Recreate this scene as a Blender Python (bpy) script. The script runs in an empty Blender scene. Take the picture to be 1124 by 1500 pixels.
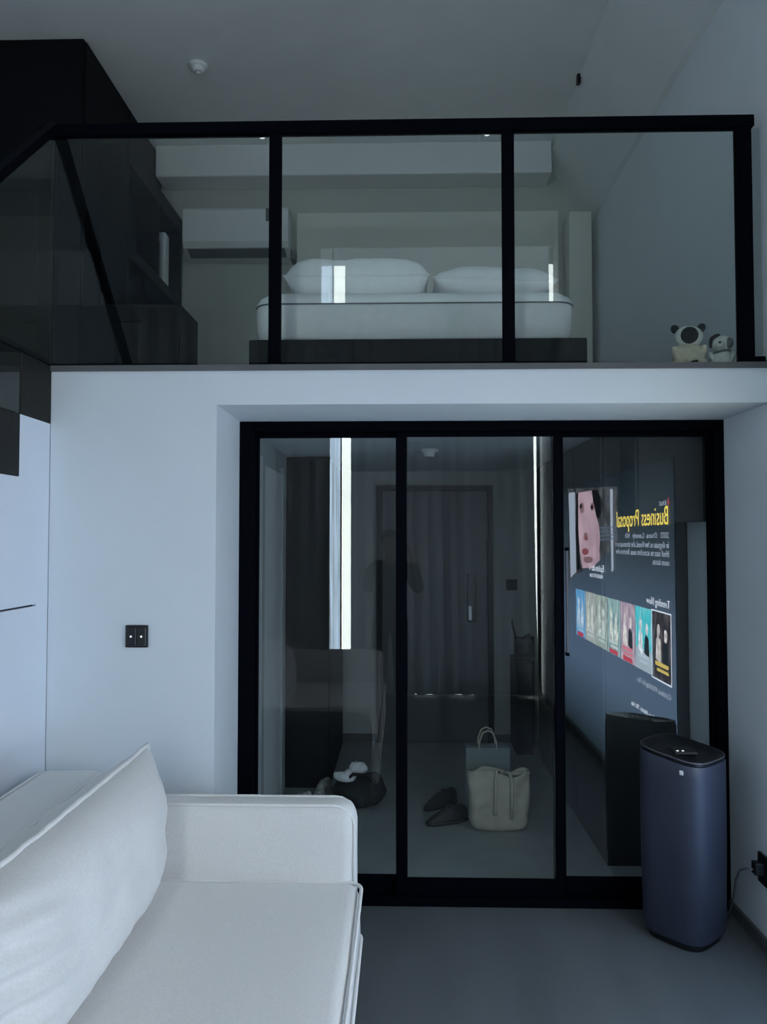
import bpy, bmesh, math, random
from mathutils import Vector, Matrix, noise
random.seed(7)
PI = math.pi
sc = bpy.context.scene
COL = sc.collection

# ------------------------------------------------------------------ materials
def _nodes(name):
    m = bpy.data.materials.new(name); m.use_nodes = True
    nt = m.node_tree; nt.nodes.clear()
    out = nt.nodes.new('ShaderNodeOutputMaterial')
    return m, nt, out

def mat(name, col, rough=0.6, metal=0.0, var=0.06, scale=8.0, bump=0.0, bscale=60.0, spec=0.5, stretch=None, sheen=0.0):
    m, nt, out = _nodes(name)
    b = nt.nodes.new('ShaderNodeBsdfPrincipled')
    b.inputs['Roughness'].default_value = rough
    b.inputs['Metallic'].default_value = metal
    b.inputs['Specular IOR Level'].default_value = spec
    if sheen: b.inputs['Sheen Weight'].default_value = sheen
    tc = nt.nodes.new('ShaderNodeTexCoord')
    mp = nt.nodes.new('ShaderNodeMapping')
    if stretch: mp.inputs['Scale'].default_value = stretch
    nt.links.new(tc.outputs['Object'], mp.inputs['Vector'])
    n = nt.nodes.new('ShaderNodeTexNoise'); n.inputs['Scale'].default_value = scale; n.inputs['Detail'].default_value = 4
    nt.links.new(mp.outputs[0], n.inputs['Vector'])
    r = nt.nodes.new('ShaderNodeValToRGB')
    lo = [max(0, c*(1-var)) for c in col[:3]] + [1]; hi = [min(1, c*(1+var)) for c in col[:3]] + [1]
    r.color_ramp.elements[0].position = .3; r.color_ramp.elements[1].position = .7
    r.color_ramp.elements[0].color = lo; r.color_ramp.elements[1].color = hi
    nt.links.new(n.outputs['Fac'], r.inputs['Fac'])
    nt.links.new(r.outputs['Color'], b.inputs['Base Color'])
    if bump:
        n2 = nt.nodes.new('ShaderNodeTexNoise'); n2.inputs['Scale'].default_value = bscale; n2.inputs['Detail'].default_value = 3
        nt.links.new(mp.outputs[0], n2.inputs['Vector'])
        bp = nt.nodes.new('ShaderNodeBump'); bp.inputs['Strength'].default_value = bump; bp.inputs['Distance'].default_value = .01
        nt.links.new(n2.outputs['Fac'], bp.inputs['Height'])
        nt.links.new(bp.outputs['Normal'], b.inputs['Normal'])
    nt.links.new(b.outputs[0], out.inputs['Surface'])
    return m

def emit(name, col, strength, var=0.0, scale=6.0, cols=None, base=0.02, stretch=None):
    """a self-luminous surface: window daylight or a screen picture"""
    m, nt, out = _nodes(name)
    b = nt.nodes.new('ShaderNodeBsdfPrincipled')
    b.inputs['Base Color'].default_value = (base, base, base, 1); b.inputs['Roughness'].default_value = .35
    b.inputs['Emission Strength'].default_value = strength
    tc = nt.nodes.new('ShaderNodeTexCoord'); n = nt.nodes.new('ShaderNodeTexNoise')
    n.inputs['Scale'].default_value = scale; n.inputs['Detail'].default_value = 3
    mp = nt.nodes.new('ShaderNodeMapping')
    if stretch: mp.inputs['Scale'].default_value = stretch
    nt.links.new(tc.outputs['Object'], mp.inputs['Vector']); nt.links.new(mp.outputs[0], n.inputs['Vector'])
    r = nt.nodes.new('ShaderNodeValToRGB')
    if cols:
        els = r.color_ramp.elements
        els[0].position = .3; els[-1].position = .72
        while len(els) < len(cols): els.new(.5)
        for i, c in enumerate(cols):
            els[i].position = .3 + .42*i/(len(cols)-1); els[i].color = (*c, 1)
    else:
        r.color_ramp.elements[0].position = .3; r.color_ramp.elements[1].position = .7
        r.color_ramp.elements[0].color = (*[c*(1-var) for c in col], 1)
        r.color_ramp.elements[1].color = (*[c*(1+var) for c in col], 1)
    nt.links.new(n.outputs['Fac'], r.inputs['Fac'])
    nt.links.new(r.outputs['Color'], b.inputs['Emission Color'])
    nt.links.new(b.outputs[0], out.inputs['Surface'])
    return m

def glass(name, tint=(.9, .93, .93), ior=1.75):
    m, nt, out = _nodes(name)
    t = nt.nodes.new('ShaderNodeBsdfTransparent'); t.inputs['Color'].default_value = (*tint, 1)
    g = nt.nodes.new('ShaderNodeBsdfGlossy'); g.inputs['Roughness'].default_value = 0.0
    g.inputs['Color'].default_value = (.97, 1, 1, 1)
    f = nt.nodes.new('ShaderNodeFresnel'); f.inputs['IOR'].default_value = ior
    geo = nt.nodes.new('ShaderNodeNewGeometry')
    inv = nt.nodes.new('ShaderNodeMath'); inv.operation = 'SUBTRACT'; inv.inputs[0].default_value = 1
    nt.links.new(geo.outputs['Backfacing'], inv.inputs[1])
    mul = nt.nodes.new('ShaderNodeMath'); mul.operation = 'MULTIPLY'
    nt.links.new(f.outputs[0], mul.inputs[0]); nt.links.new(inv.outputs[0], mul.inputs[1])
    mx = nt.nodes.new('ShaderNodeMixShader')
    nt.links.new(mul.outputs[0], mx.inputs[0]); nt.links.new(t.outputs[0], mx.inputs[1]); nt.links.new(g.outputs[0], mx.inputs[2])
    nt.links.new(mx.outputs[0], out.inputs['Surface'])
    return m

M = dict(
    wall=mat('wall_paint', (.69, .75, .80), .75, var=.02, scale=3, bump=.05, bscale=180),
    wallrightlit=mat('right_wall_paint_lit', (.80, .85, .88), .75, var=.02, scale=3, bump=.05, bscale=180),  # wall paint lightened, standing in for light that falls on the right wall
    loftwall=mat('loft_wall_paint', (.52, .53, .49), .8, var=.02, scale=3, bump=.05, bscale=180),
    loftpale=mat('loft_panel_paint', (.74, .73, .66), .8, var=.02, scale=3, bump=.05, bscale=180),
    ceil=mat('ceiling_paint', (.84, .87, .86), .85, var=.03, scale=3, bump=.06, bscale=160),
    floor=mat('grey_floor', (.105, .115, .122), .5, var=.12, scale=5, bump=.03, bscale=40, stretch=(1, .25, 1)),
    hallfloor=mat('hall_tile_floor', (.32, .36, .36), .45, var=.08, scale=4),
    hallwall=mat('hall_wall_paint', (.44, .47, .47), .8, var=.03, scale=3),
    edge=mat('slab_edge_trim', (.10, .105, .11), .55, var=.08),
    blackmetal=mat('black_powder_metal', (.0018, .0022, .005), .65, var=.2, scale=30, spec=.03),
    blackwood=mat('black_laminate', (.004, .005, .007), .6, var=.2, scale=6, spec=.12, stretch=(4, 4, .6)),
    charcoal=mat('charcoal_laminate', (.012, .015, .018), .6, var=.15, scale=6),
    tread=mat('dark_brown_wood', (.012, .012, .011), .6, var=.25, scale=9, stretch=(.4, 4, 4), bump=.05, spec=.25),
    panelwhite=mat('white_lacquer_panel', (.74, .80, .88), .5, var=.01),
    sofa=mat('off_white_linen', (.74, .73, .71), .9, var=.05, scale=160, bump=.22, bscale=420, sheen=.2),
    piping=mat('linen_piping', (.80, .79, .77), .9, var=.05, scale=160, bump=.2, bscale=420),
    sheet=mat('white_bed_linen', (.86, .86, .85), .9, var=.03, scale=20, bump=.1, bscale=60),
    seam=mat('mattress_seam', (.22, .23, .24), .9, var=.05),
    bedbase=mat('black_bed_platform', (.005, .006, .008), .6, var=.2, spec=.1),
    acwhite=mat('white_plastic', (.84, .85, .85), .45, var=.02),
    acdark=mat('grey_vent', (.14, .15, .16), .6, var=.05),
    navy=mat('dark_navy_plastic', (.030, .036, .060), .5, var=.08, scale=4, bump=.05, bscale=300),
    darkplastic=mat('black_plastic', (.006, .007, .010), .35, var=.1),
    white=mat('white_mark', (.8, .8, .8), .5, var=.02),
    cable=mat('grey_cable', (.10, .10, .12), .5, var=.05),
    curtain=mat('grey_white_curtain', (.80, .82, .82), .95, var=.05, scale=40, bump=.1, bscale=200),
    canvas=mat('cream_canvas', (.52, .49, .40), .9, var=.1, scale=14, bump=.2, bscale=150),
    paper=mat('grey_green_paper', (.22, .27, .27), .8, var=.06),
    shoeblack=mat('black_leather', (.012, .012, .014), .5, var=.2),
    shoelight=mat('light_patterned_fabric', (.42, .41, .39), .85, var=.75, scale=40),
    sole=mat('pale_rubber', (.55, .55, .52), .8, var=.05),
    plushcream=mat('cream_plush', (.74, .66, .50), .98, var=.12, scale=60, bump=.6, bscale=260),
    plushwhite=mat('white_plush', (.86, .85, .80), .98, var=.10, scale=60, bump=.6, bscale=260),
    plushgrey=mat('grey_plush', (.20, .21, .21), .98, var=.15, scale=60, bump=.6, bscale=260),
    plushblack=mat('black_plush', (.012, .012, .013), .95, var=.2, scale=60, bump=.5, bscale=260),
    plushbrown=mat('brown_plush', (.10, .08, .05), .95, var=.2, scale=60, bump=.5, bscale=260),
    skin=mat('skin', (.55, .36, .28), .5, var=.06, scale=20),
    blackcloth=mat('black_cotton', (.016, .017, .020), .9, var=.15, scale=40, bump=.1, bscale=80),
    greycloth=mat('charcoal_trousers', (.030, .033, .038), .9, var=.15, scale=40, bump=.1, bscale=80),
    hair=mat('black_hair', (.010, .009, .009), .5, var=.2, scale=60, stretch=(8, 8, 1)),
    eye=mat('eye_white', (.7, .7, .7), .3, var=.02),
    steel=mat('brushed_steel', (.45, .46, .48), .3, 1.0, var=.06, scale=40),
    entry=mat('grey_steel_door', (.10, .11, .12), .5, var=.06, scale=3),
    glassdoor=glass('clear_door_glass', (.93, .95, .95), 1.62),
    glassrail=glass('clear_rail_glass', (.92, .95, .94), 1.52),
    daycool=emit('cool_daylight_pane', (.62, .80, 1.0), 10, .45, 9, stretch=(6, 1, .12)),
    daywarm=emit('bright_daylight_pane', (.93, 1.0, .96), 18, .06, 3),
    dayblind=emit('backlit_blind', (.66, .86, 1.0), 1.5, .08, 5, stretch=(1, 1, 4)),
    daylow=emit('low_daylight_pane', (.75, .9, 1.0), 5, .3, 9),
    dot=emit('switch_indicator', (.85, .92, 1), 1.0),
    led=emit('indicator_led', (.9, 1, 1), 1.0),
)

# ------------------------------------------------------------------ mesh helpers
def B(): return bmesh.new()

def add_box(bm, x0, x1, y0, y1, z0, z1, bev=0.0, seg=3):
    vs = [bm.verts.new((x, y, z)) for x in (x0, x1) for y in (y0, y1) for z in (z0, z1)]
    idx = [(0, 1, 3, 2), (4, 6, 7, 5), (0, 4, 5, 1), (2, 3, 7, 6), (0, 2, 6, 4), (1, 5, 7, 3)]
    fs = [bm.faces.new([vs[i] for i in f]) for f in idx]
    if bev > 0:
        es = list({e for f in fs for e in f.edges})
        bmesh.ops.bevel(bm, geom=es, offset=bev, segments=seg, profile=.5, affect='EDGES', clamp_overlap=True)
    return bm

def box(x0, x1, y0, y1, z0, z1, bev=0.0, seg=3): return add_box(B(), x0, x1, y0, y1, z0, z1, bev, seg)

def add_tube(bm, pts, r, n=8, closed=False, cap=True):
    pts = [Vector(p) for p in pts]; rings = []; N = len(pts); up = None
    for i, p in enumerate(pts):
        if closed: t = pts[(i+1) % N] - pts[i-1]
        else: t = pts[min(i+1, N-1)] - pts[max(i-1, 0)]
        t.normalize()
        if up is None:
            up = Vector((0, 0, 1)) if abs(t.z) < .9 else Vector((1, 0, 0))
        a = t.cross(up)
        if a.length < 1e-6: a = t.cross(Vector((0, 1, 0)))
        a.normalize(); b = a.cross(t); b.normalize(); up = b
        rr = r[i] if isinstance(r, (list, tuple)) else r
        rings.append([bm.verts.new(p + a*math.cos(2*PI*k/n)*rr + b*math.sin(2*PI*k/n)*rr) for k in range(n)])
    for i in range(N if closed else N-1):
        A, C = rings[i], rings[(i+1) % N]
        for k in range(n): bm.faces.new((A[k], A[(k+1) % n], C[(k+1) % n], C[k]))
    if not closed and cap:
        bm.faces.new(rings[0][::-1]); bm.faces.new(rings[-1])
    return bm

def tube(pts, r, n=8, closed=False): return add_tube(B(), pts, r, n, closed)

def add_rings(bm, rings, cap0=True, cap1=True):
    R = [[bm.verts.new(p) for p in ring] for ring in rings]; n = len(R[0])
    for A, C in zip(R[:-1], R[1:]):
        for k in range(n): bm.faces.new((A[k], A[(k+1) % n], C[(k+1) % n], C[k]))
    if cap0: bm.faces.new(R[0][::-1])
    if cap1: bm.faces.new(R[-1])
    return bm

def ellipsoid(c, r, seg=24, rings=16, rot=None):
    bm = B(); bmesh.ops.create_uvsphere(bm, u_segments=seg, v_segments=rings, radius=1)
    mt = Matrix.Translation(c) @ (rot or Matrix.Identity(4)) @ Matrix.Diagonal((*r, 1))
    bmesh.ops.transform(bm, matrix=mt, verts=bm.verts); return bm

def add_ellipsoid(bm, c, r, seg=16, rings=10, rot=None):
    mt = Matrix.Translation(c) @ (rot or Matrix.Identity(4)) @ Matrix.Diagonal((*r, 1))
    bmesh.ops.create_uvsphere(bm, u_segments=seg, v_segments=rings, radius=1, matrix=mt); return bm

def add_cyl(bm, c, r, h, n=32, r2=None, rot=None):
    mt = Matrix.Translation(c) @ (rot or Matrix.Identity(4))
    bmesh.ops.create_cone(bm, cap_ends=True, segments=n, radius1=r, radius2=r if r2 is None else r2, depth=h, matrix=mt); return bm

def prism(poly, axis, a0, a1):
    """poly of 2-D points extruded along axis"""
    bm = B()
    def P(u, v, a): return {'x': (a, u, v), 'y': (u, a, v), 'z': (u, v, a)}[axis]
    r0 = [bm.verts.new(P(u, v, a0)) for u, v in poly]; r1 = [bm.verts.new(P(u, v, a1)) for u, v in poly]
    n = len(poly)
    for k in range(n): bm.faces.new((r0[k], r0[(k+1) % n], r1[(k+1) % n], r1[k]))
    bm.faces.new(r0[::-1]); bm.faces.new(r1); return bm

def obj(name, bm, m, parent=None, smooth=False, auto=None, loc=None, label=None):
    bmesh.ops.recalc_face_normals(bm, faces=bm.faces)
    me = bpy.data.meshes.new(name); bm.to_mesh(me); bm.free()
    o = bpy.data.objects.new(name, me); COL.objects.link(o)
    if m is not None: me.materials.append(m)
    if smooth:
        for p in me.polygons: p.use_smooth = True
    if auto:
        for p in me.polygons: p.use_smooth = True
        me.set_sharp_from_angle(angle=math.radians(auto))
    if parent: o.parent = parent
    if loc: o.location = loc
    if label: o['label'] = label
    return o

def tag(o, label, cat, group=None, kind=None):
    if label: o['label'] = label
    if cat: o['category'] = cat
    if group: o['group'] = group
    if kind: o['kind'] = kind
    return o

def thing(name, label, cat, loc=(0, 0, 0), rotz=0, group=None):
    o = bpy.data.objects.new(name, None); o.empty_display_size = .1; COL.objects.link(o)
    o.location = loc; o.rotation_euler = (0, 0, rotz)
    return tag(o, label, cat, group)

def struct(name, bm, m, label=None, parent=None, **k):
    o = obj(name, bm, m, parent, **k)
    if not parent: o['kind'] = 'structure'
    if label: o['label'] = label
    return o

def struct_root(name, label=None, loc=(0, 0, 0)):
    o = bpy.data.objects.new(name, None); o.empty_display_size = .1; COL.objects.link(o); o.location = loc
    o['kind'] = 'structure'
    if label: o['label'] = label
    return o

# ------------------------------------------------------------------ the room, metres; camera at the origin looking along +Y
XL, XR = -2.75, 1.47          # outer side walls
XS = -1.44                    # stair side / left edge of the front partition
YF, YG = 3.10, 3.59           # slab front, sliding door glass
YW = -1.08                    # window wall behind the camera
YH, YB = 6.40, 5.95           # back of entrance hall, back of loft
ZL, ZC = 2.369, 4.66          # loft floor, ceiling
XD = -0.757                   # left side of the door recess

struct('floor', box(XL, XR, YW, YG-.03, -.06, 0), M['floor'], 'dark grey living room floor')
struct('floor_hall', box(XD-.2, XR, YG-.03, YH, -.06, 0), M['hallfloor'], 'grey tiled hall floor behind the glass doors')
struct('wall_right', box(XR, XR+.12, YW-.1, YH, 0, ZC+.1), M['wallrightlit'], 'pale right hand wall running through both storeys')
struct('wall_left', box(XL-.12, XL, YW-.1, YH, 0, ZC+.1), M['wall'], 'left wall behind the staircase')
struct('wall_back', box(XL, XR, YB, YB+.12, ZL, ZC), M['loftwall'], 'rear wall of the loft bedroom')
struct('ceiling', box(XL, XR, YW-.1, YB+.12, ZC, ZC+.1), M['ceil'], 'grey ceiling over the double height room')
# bulkhead along the right of the ceiling, and the rear ceiling beam
struct('beam_right', prism([(1.135, ZC), (1.135, ZC-.05), (1.20, ZC-.16), (1.44, ZC-.52), (XR, ZC-.54), (XR, ZC)], 'y', 1.0, YB), M['ceil'], 'boxed bulkhead along the right side of the ceiling')
struct('beam_back', box(-1.88, 1.125, 5.71, YB, 4.415, ZC, .012, 2), M['acwhite'], 'pale ceiling beam across the rear of the loft')
# front partition left of the doors, header, slab
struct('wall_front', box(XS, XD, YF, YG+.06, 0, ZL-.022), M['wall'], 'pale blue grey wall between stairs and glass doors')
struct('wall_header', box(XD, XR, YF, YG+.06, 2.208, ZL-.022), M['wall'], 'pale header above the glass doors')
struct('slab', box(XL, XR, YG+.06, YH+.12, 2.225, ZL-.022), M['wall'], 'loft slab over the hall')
struct('slab_floor', box(XL, XR, YF+.012, YB, ZL-.022, ZL), M['tread'], 'dark loft floor')
struct('trim_1', box(XS, XR, YF-.012, YF+.012, ZL-.022, ZL+.001), M['edge'], 'dark grey edge strip of the loft floor')
struct('wall_landing', box(XL, XS, YF+.02, YG+.06, 0, ZL-.022), M['wall'], 'wall below the stair landing')
# entrance hall
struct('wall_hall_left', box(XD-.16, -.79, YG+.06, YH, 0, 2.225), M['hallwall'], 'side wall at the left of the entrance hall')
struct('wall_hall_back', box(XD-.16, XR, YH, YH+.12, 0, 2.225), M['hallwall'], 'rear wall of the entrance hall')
d4 = struct_root('door_4', 'dark grey entrance door at the end of the hall')
bm = box(-.17, .70, YH-.035, YH-.002, .005, 2.06, .004, 1); obj('door_leaf', bm, M['entry'], d4)
bm = B(); add_box(bm, -.215, -.17, YH-.05, YH-.001, 0, 2.105); add_box(bm, .70, .745, YH-.05, YH-.001, 0, 2.105); add_box(bm, -.17, .70, YH-.05, YH-.001, 2.06, 2.105)
obj('door_surround', bm, M['charcoal'], d4)
lk = obj('door_lock', box(.53, .60, YH-.075, YH-.035, .98, 1.38, .008, 2), M['darkplastic'], d4, label='black digital lock')
obj('lock_handle', box(.535, .565, YH-.10, YH-.07, 1.0, 1.12, .006, 2), M['steel'], lk)
hf = struct_root('trim_2', 'vertical casing on the left hall wall')
obj('casing', box(-.79, -.772, 4.22, 4.30, 0, 2.12), M['hallwall'], hf)
obj('casing', box(-.79, -.772, 4.95, 5.03, 0, 2.12), M['hallwall'], hf)
obj('casing_leaf', box(-.79, -.782, 4.30, 4.95, 0, 2.08), M['acwhite'], hf)
struct('baseboard_right', box(XR-.014, XR, YW, YG-.03, 0, .05), M['edge'], 'dark baseboard along the right wall')
struct('baseboard_hall', box(-.49, 1.02, YH-.014, YH, 0, .06), M['edge'], 'dark baseboard of the hall')

# window wall behind the camera: wall pieces around narrow windows, all behind the curtains
WX0, WX1 = -.88, -.45         # left window opening
struct('wall_window', (lambda bm: (add_box(bm, XL, WX0, YW-.12, YW, 0, ZC), add_box(bm, WX1, 1.30, YW-.12, YW, .05, 3.91),
       add_box(bm, WX0, WX1, YW-.12, YW, 0, .43), add_box(bm, WX0, WX1, YW-.12, YW, 3.15, 3.91),
       add_box(bm, 1.30, XR, YW-.12, YW, 3.15, 3.91), add_box(bm, WX0, XR, YW-.12, YW, 4.50, ZC)) and bm)(B()), M['wall'], 'window wall facing the loft')
def window(name, label, x0, x1, zs, panes, mull=None):
    w = struct_root(name, label)
    for z0, z1 in zs:
        bm = B(); t = .025
        add_box(bm, x0, x0+t, YW-.07, YW-.03, z0, z1); add_box(bm, x1-(t if mull else .028), x1, YW-.07, YW-(.03 if mull else 0), z0, z1)
        add_box(bm, x0+t, x1-t, YW-.07, YW-.03, z0, z0+t); add_box(bm, x0+t, x1-t, YW-.07, YW-.03, z1-t, z1)
        if mull: add_box(bm, mull[0], mull[1], YW-.07, YW-.02, z0+t, z1-t)
        obj('window_frame', bm, M['blackmetal'], w)
        for a, b, m in panes: obj('pane', box(a, b, YW-.055, YW-.045, z0+t, z1-t), M[m], w)
window('window_1', 'tall daylight window behind the curtain gap', WX0, WX1, [(.43, 3.15)],
       [(WX0+.025, -.676, 'daycool'), (-.662, WX1-.025, 'daywarm')], (-.676, -.662))
window('window_2', 'narrow daylight window at the right corner', 1.30, XR-.002, [(.02, 3.15)], [(1.325, 1.442, 'daywarm')])
w4 = struct_root('window_4', 'clerestory window band with backlit blind above the curtains')
bm = B(); add_box(bm, WX0, XR, YW-.03, YW+.02, 3.91, 3.935); add_box(bm, WX0, XR, YW-.03, YW+.02, 4.475, 4.50); add_box(bm, WX0, -.785, YW-.03, YW+.02, 3.935, 4.475)
add_box(bm, -.676, -.662, YW-.03, YW+.02, 3.935, 4.475); obj('window_frame', bm, M['acwhite'], w4)
obj('blind', box(-.555, 1.408, YW-.02, YW-.012, 3.935, 4.475), M['dayblind'], w4)
obj('blind', box(-.785, -.555, YW-.02, YW-.012, 4.31, 4.475), M['dayblind'], w4)
obj('pane', box(-.785, -.676, YW-.03, YW-.022, 3.935, 4.31), M['daycool'], w4); obj('pane', box(-.662, -.555, YW-.03, YW-.022, 3.935, 4.31), M['daywarm'], w4)
obj('pane', box(1.412, 1.452, YW-.03, YW-.022, 3.935, 4.31), M['daywarm'], w4)
w3 = struct_root('window_3', 'strip of daylight under the curtain hem')
for a, b in ((.13, .37), (.50, .66), (.69, .76)): obj('pane', box(a, b, YW-.05, YW-.04, .0, .05), M['daylow'], w3)

def curtain(label, x0, x1, z0, z1, n, ph=0, slant0=0, slant1=0):
    bm = B(); nx = n*14; rows = 14; V = []
    for j in range(rows+1):
        v = j/rows; z = z0 + (z1-z0)*v; row = []
        a0 = x0 + slant0*(1-v)**2; a1 = x1 + slant1*(1-v)**3
        for i in range(nx+1):
            u = i/nx; x = a0 + (a1-a0)*u
            w = math.sin(u*n*2*PI + ph)
            y = YW + .085 + .052*math.copysign(abs(w)**.7, w)*(.8+.2*v)*(.7+.3*math.sin(u*n*1.9)) + .012*math.sin(u*n*5.3+v*2)
            row.append(bm.verts.new((x + .012*math.sin(u*n*4*PI+ph), y, z)))
        V.append(row)
    for j in range(rows):
        for i in range(nx): bm.faces.new((V[j][i], V[j][i+1], V[j+1][i+1], V[j+1][i]))
    o = obj('curtain', bm, M['curtain'], smooth=True)
    s = o.modifiers.new('thick', 'SOLIDIFY'); s.thickness = .004; s.offset = 0
    return tag(o, label, 'curtain', 'curtains of the window wall')
curtain('grey pleated curtain left of the bright daylight gap', XL+.03, -.785, .015, 3.87, 11, .6)
curtain('grey pleated curtain right of the bright daylight gap', -.562, 1.370, .028, 3.87, 13, 1.2, 0, .05)
tr = obj('curtain_track', box(XL+.02, XR-.02, YW+.03, YW+.12, 3.87, 3.90), M['acwhite']); tag(tr, 'white curtain track across the window wall', 'curtain track')

# ------------------------------------------------------------------ sliding glass doors
ZT = 2.206
fr = struct_root('trim_3', 'black outer frame of the sliding glass doors')
obj('frame_jamb', box(XD, XD+.07, YG-.05, YG+.06, 0, ZT, .003, 1), M['blackmetal'], fr)
obj('frame_jamb', box(XR-.042, XR, YG-.05, YG+.06, 0, ZT, .003, 1), M['blackmetal'], fr)
obj('frame_head', box(XD+.07, XR-.042, YG-.05, YG+.06, ZT-.045, ZT, .003, 1), M['blackmetal'], fr)
obj('frame_sill', box(XD+.07, XR-.042, YG-.05, YG+.06, 0, .035, .003, 1), M['blackmetal'], fr)
def slide(name, label, x0, x1, yc, sl, sr, handle=None):
    r = struct_root(name, label)
    t = .018
    bm = B()
    add_box(bm, x0, x0+sl, yc-t, yc+t, .036, ZT-.046, .002, 1); add_box(bm, x1-sr, x1, yc-t, yc+t, .036, ZT-.046, .002, 1)
    add_box(bm, x0+sl, x1-sr, yc-t, yc+t, .036, .105, .002, 1); add_box(bm, x0+sl, x1-sr, yc-t, yc+t, ZT-.066, ZT-.046, .002, 1)
    obj('door_frame', bm, M['blackmetal'], r)
    obj('glass_pane', box(x0+sl, x1-sr, yc-.004, yc+.004, .105, ZT-.066), M['glassdoor'], r)
    if handle:
        hx, z0, z1 = handle
        h = tube([(hx, yc-.02, z0), (hx, yc-.045, z0+.015), (hx, yc-.045, z1-.015), (hx, yc-.02, z1)], .0075, 10)
        obj('handle', h, M['steel'], r, auto=40, label='slim grey pull handle')
PX = lambda px, d: (px-590)/1127*d
slide('door_1', 'left sliding glass door panel', XD+.07, PX(597, 3.56), YG+.03, .008, .05)
slide('door_2', 'middle sliding glass door panel', PX(580, 3.56), PX(822, 3.56), YG+.0, .05, .03)
slide('door_3', 'right sliding glass door panel reflecting the screen', PX(811, 3.56), XR-.042, YG-.0+.03, .052, .008, None)
hd = thing('door_handle_bar', 'slim vertical grey pull bar on right glass door stile', 'handle', (PX(830, 3.54), YG-.02, 0))
obj('bar', tube([(0, -.012, 1.14), (0, -.012, 1.61)], .0065, 10), M['cable'], hd, auto=40)
for z in (1.135, 1.615): obj('bracket', box(-.008, .008, -.02, .004, z-.008, z+.008, .002, 1), M['blackmetal'], hd)

# ------------------------------------------------------------------ loft railing
RT = 3.392
yr = YF + .035
rl = thing('glass_railing', 'black framed clear glass railing along the loft edge', 'railing', (0, yr, ZL))
def rb(x0, x1, z0, z1, name, m='blackmetal', t=.02, **k):
    return obj(name, box(x0, x1, -t, t, z0-ZL, z1-ZL, .003, 1), M[m], rl, **k)
rb(-1.518, XR-.035, RT-.048, RT, 'top_rail', t=.024)
posts = [(-1.516, -1.462), (-.551, -.502), (.411, .459), (1.364, 1.424)]
for a, b in posts: rb(a, b, ZL+.012, RT-.048, 'post')
for a, b in posts[:4]: obj('post_foot', box(a-.012, b+.012, -.03, .03, 0, .012, .002, 1), M['blackmetal'], rl)
for (a, b), (c, d) in zip(posts[:-1], posts[1:]): rb(b, c, ZL+.015, RT-.048, 'glass_pane', 'glassrail', .005)
rb(posts[3][1], XR-.006, ZL+.015, RT-.048, 'glass_pane', 'glassrail', .005)
obj('foot_rail', box(posts[3][1], XR-.004, -.02, .02, 0, .03, .003, 1), M['blackmetal'], rl)

# ------------------------------------------------------------------ staircase along the left
NS = 10; RUN = .25; RISE = (ZL)/NS
st = thing('staircase', 'dark treaded staircase with white panelled side rising to the loft', 'staircase', (XS-.5, YF-NS*RUN/2, 0))
def stl(x, y, z): return (x-(XS-.5), y-(YF-NS*RUN/2), z)
ox, oy = XS-.5, YF-NS*RUN/2
for k in range(NS):
    y1 = YF - k*RUN; z1 = ZL - k*RISE
    obj('tread', box(XL+.004-ox, XS-ox, y1-RUN-oy, y1-oy-.0005, z1-RISE+.001, z1, .003, 1), M['tread'], st)
def sidepoly(zlo, zhi, y0, y1):
    """part of the stepped side between two heights"""
    pts = [(y1, zlo), (y1, min(zhi, ZL-RISE))]
    top = []
    for k in range(1, NS+1):
        ya = YF-(k-1)*RUN; yb = YF-k*RUN; zt = ZL-k*RISE
        top += [(ya, min(zt, zhi)), (yb, min(zt, zhi))]
    poly = [(y1, zlo)]
    for p in top:
        if p[1] > zlo + 1e-4 and (not poly or (Vector(p)-Vector(poly[-1])).length > 1e-5): poly.append(p)
    yend = poly[-1][0]; poly.append((yend, zlo))
    out = []
    for p in poly:
        q = (min(p[0], y1)-oy, p[1])
        if not out or (abs(q[0]-out[-1][0])+abs(q[1]-out[-1][1])) > 1e-5: out.append(q)
    return out
obj('side_panel', prism(sidepoly(1.4065, 3, 0, YF), 'x', XS-.03-ox, XS-.002-ox), M['panelwhite'], st)
obj('side_panel', prism(sidepoly(0.0, 1.3985, 0, YF), 'x', XS-.03-ox, XS-.002-ox), M['panelwhite'], st)
obj('panel_stile', box(XS-.031-ox, XS-.0018-ox, YF-.10-oy, YF-oy, 1.39, 1.415), M['panelwhite'], st)
obj('panel_gap', box(XS-.032-ox, XS-.018-ox, 1.8-oy, YF-.10-oy, 1.396, 1.409), M['darkplastic'], st)

sg = thing('stair_guard', 'glass stair guard with black sloping handrail left of the loft railing', 'railing', (XS, YF, ZL))
sl = .95
def sz(y): return 3.392 + sl*(y-3.1)
y0s = .95
rail = [(y0s, sz(y0s)), (YF+.008, sz(YF+.008)), (YF+.008, sz(YF+.008)-.045), (y0s, sz(y0s)-.045)]
obj('handrail', prism([(a-YF, b-ZL) for a, b in rail], 'x', -.028, .012), M['blackmetal'], sg)
pane = [(y0s, sz(y0s)-.06), (YF+.012, sz(YF+.012)-.045), (YF+.012, ZL+.01)]
low = []
for k in range(0, 9):
    yb = YF-(k+1)*RUN; zt = ZL-k*RISE
    low += [(YF-k*RUN, zt+.003), (yb, zt+.003)]
pane = [(y0s, sz(y0s)-.045), (YF+.005, sz(YF+.005)-.045), (YF+.005, ZL+.003)] + [p for p in low if p[0] >= y0s][1:]
pane[-1] = (y0s, pane[-1][1])
obj('glass_pane', prism([(a-YF, b-ZL) for a, b in pane], 'x', -.012, -.004), M['glassrail'], sg)
obj('post', box(-.028, .012, y0s-.04-YF, y0s-YF, ZL-9*RISE+.24+.001-ZL, sz(y0s)-ZL, .003, 1), M['blackmetal'], sg)

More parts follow.
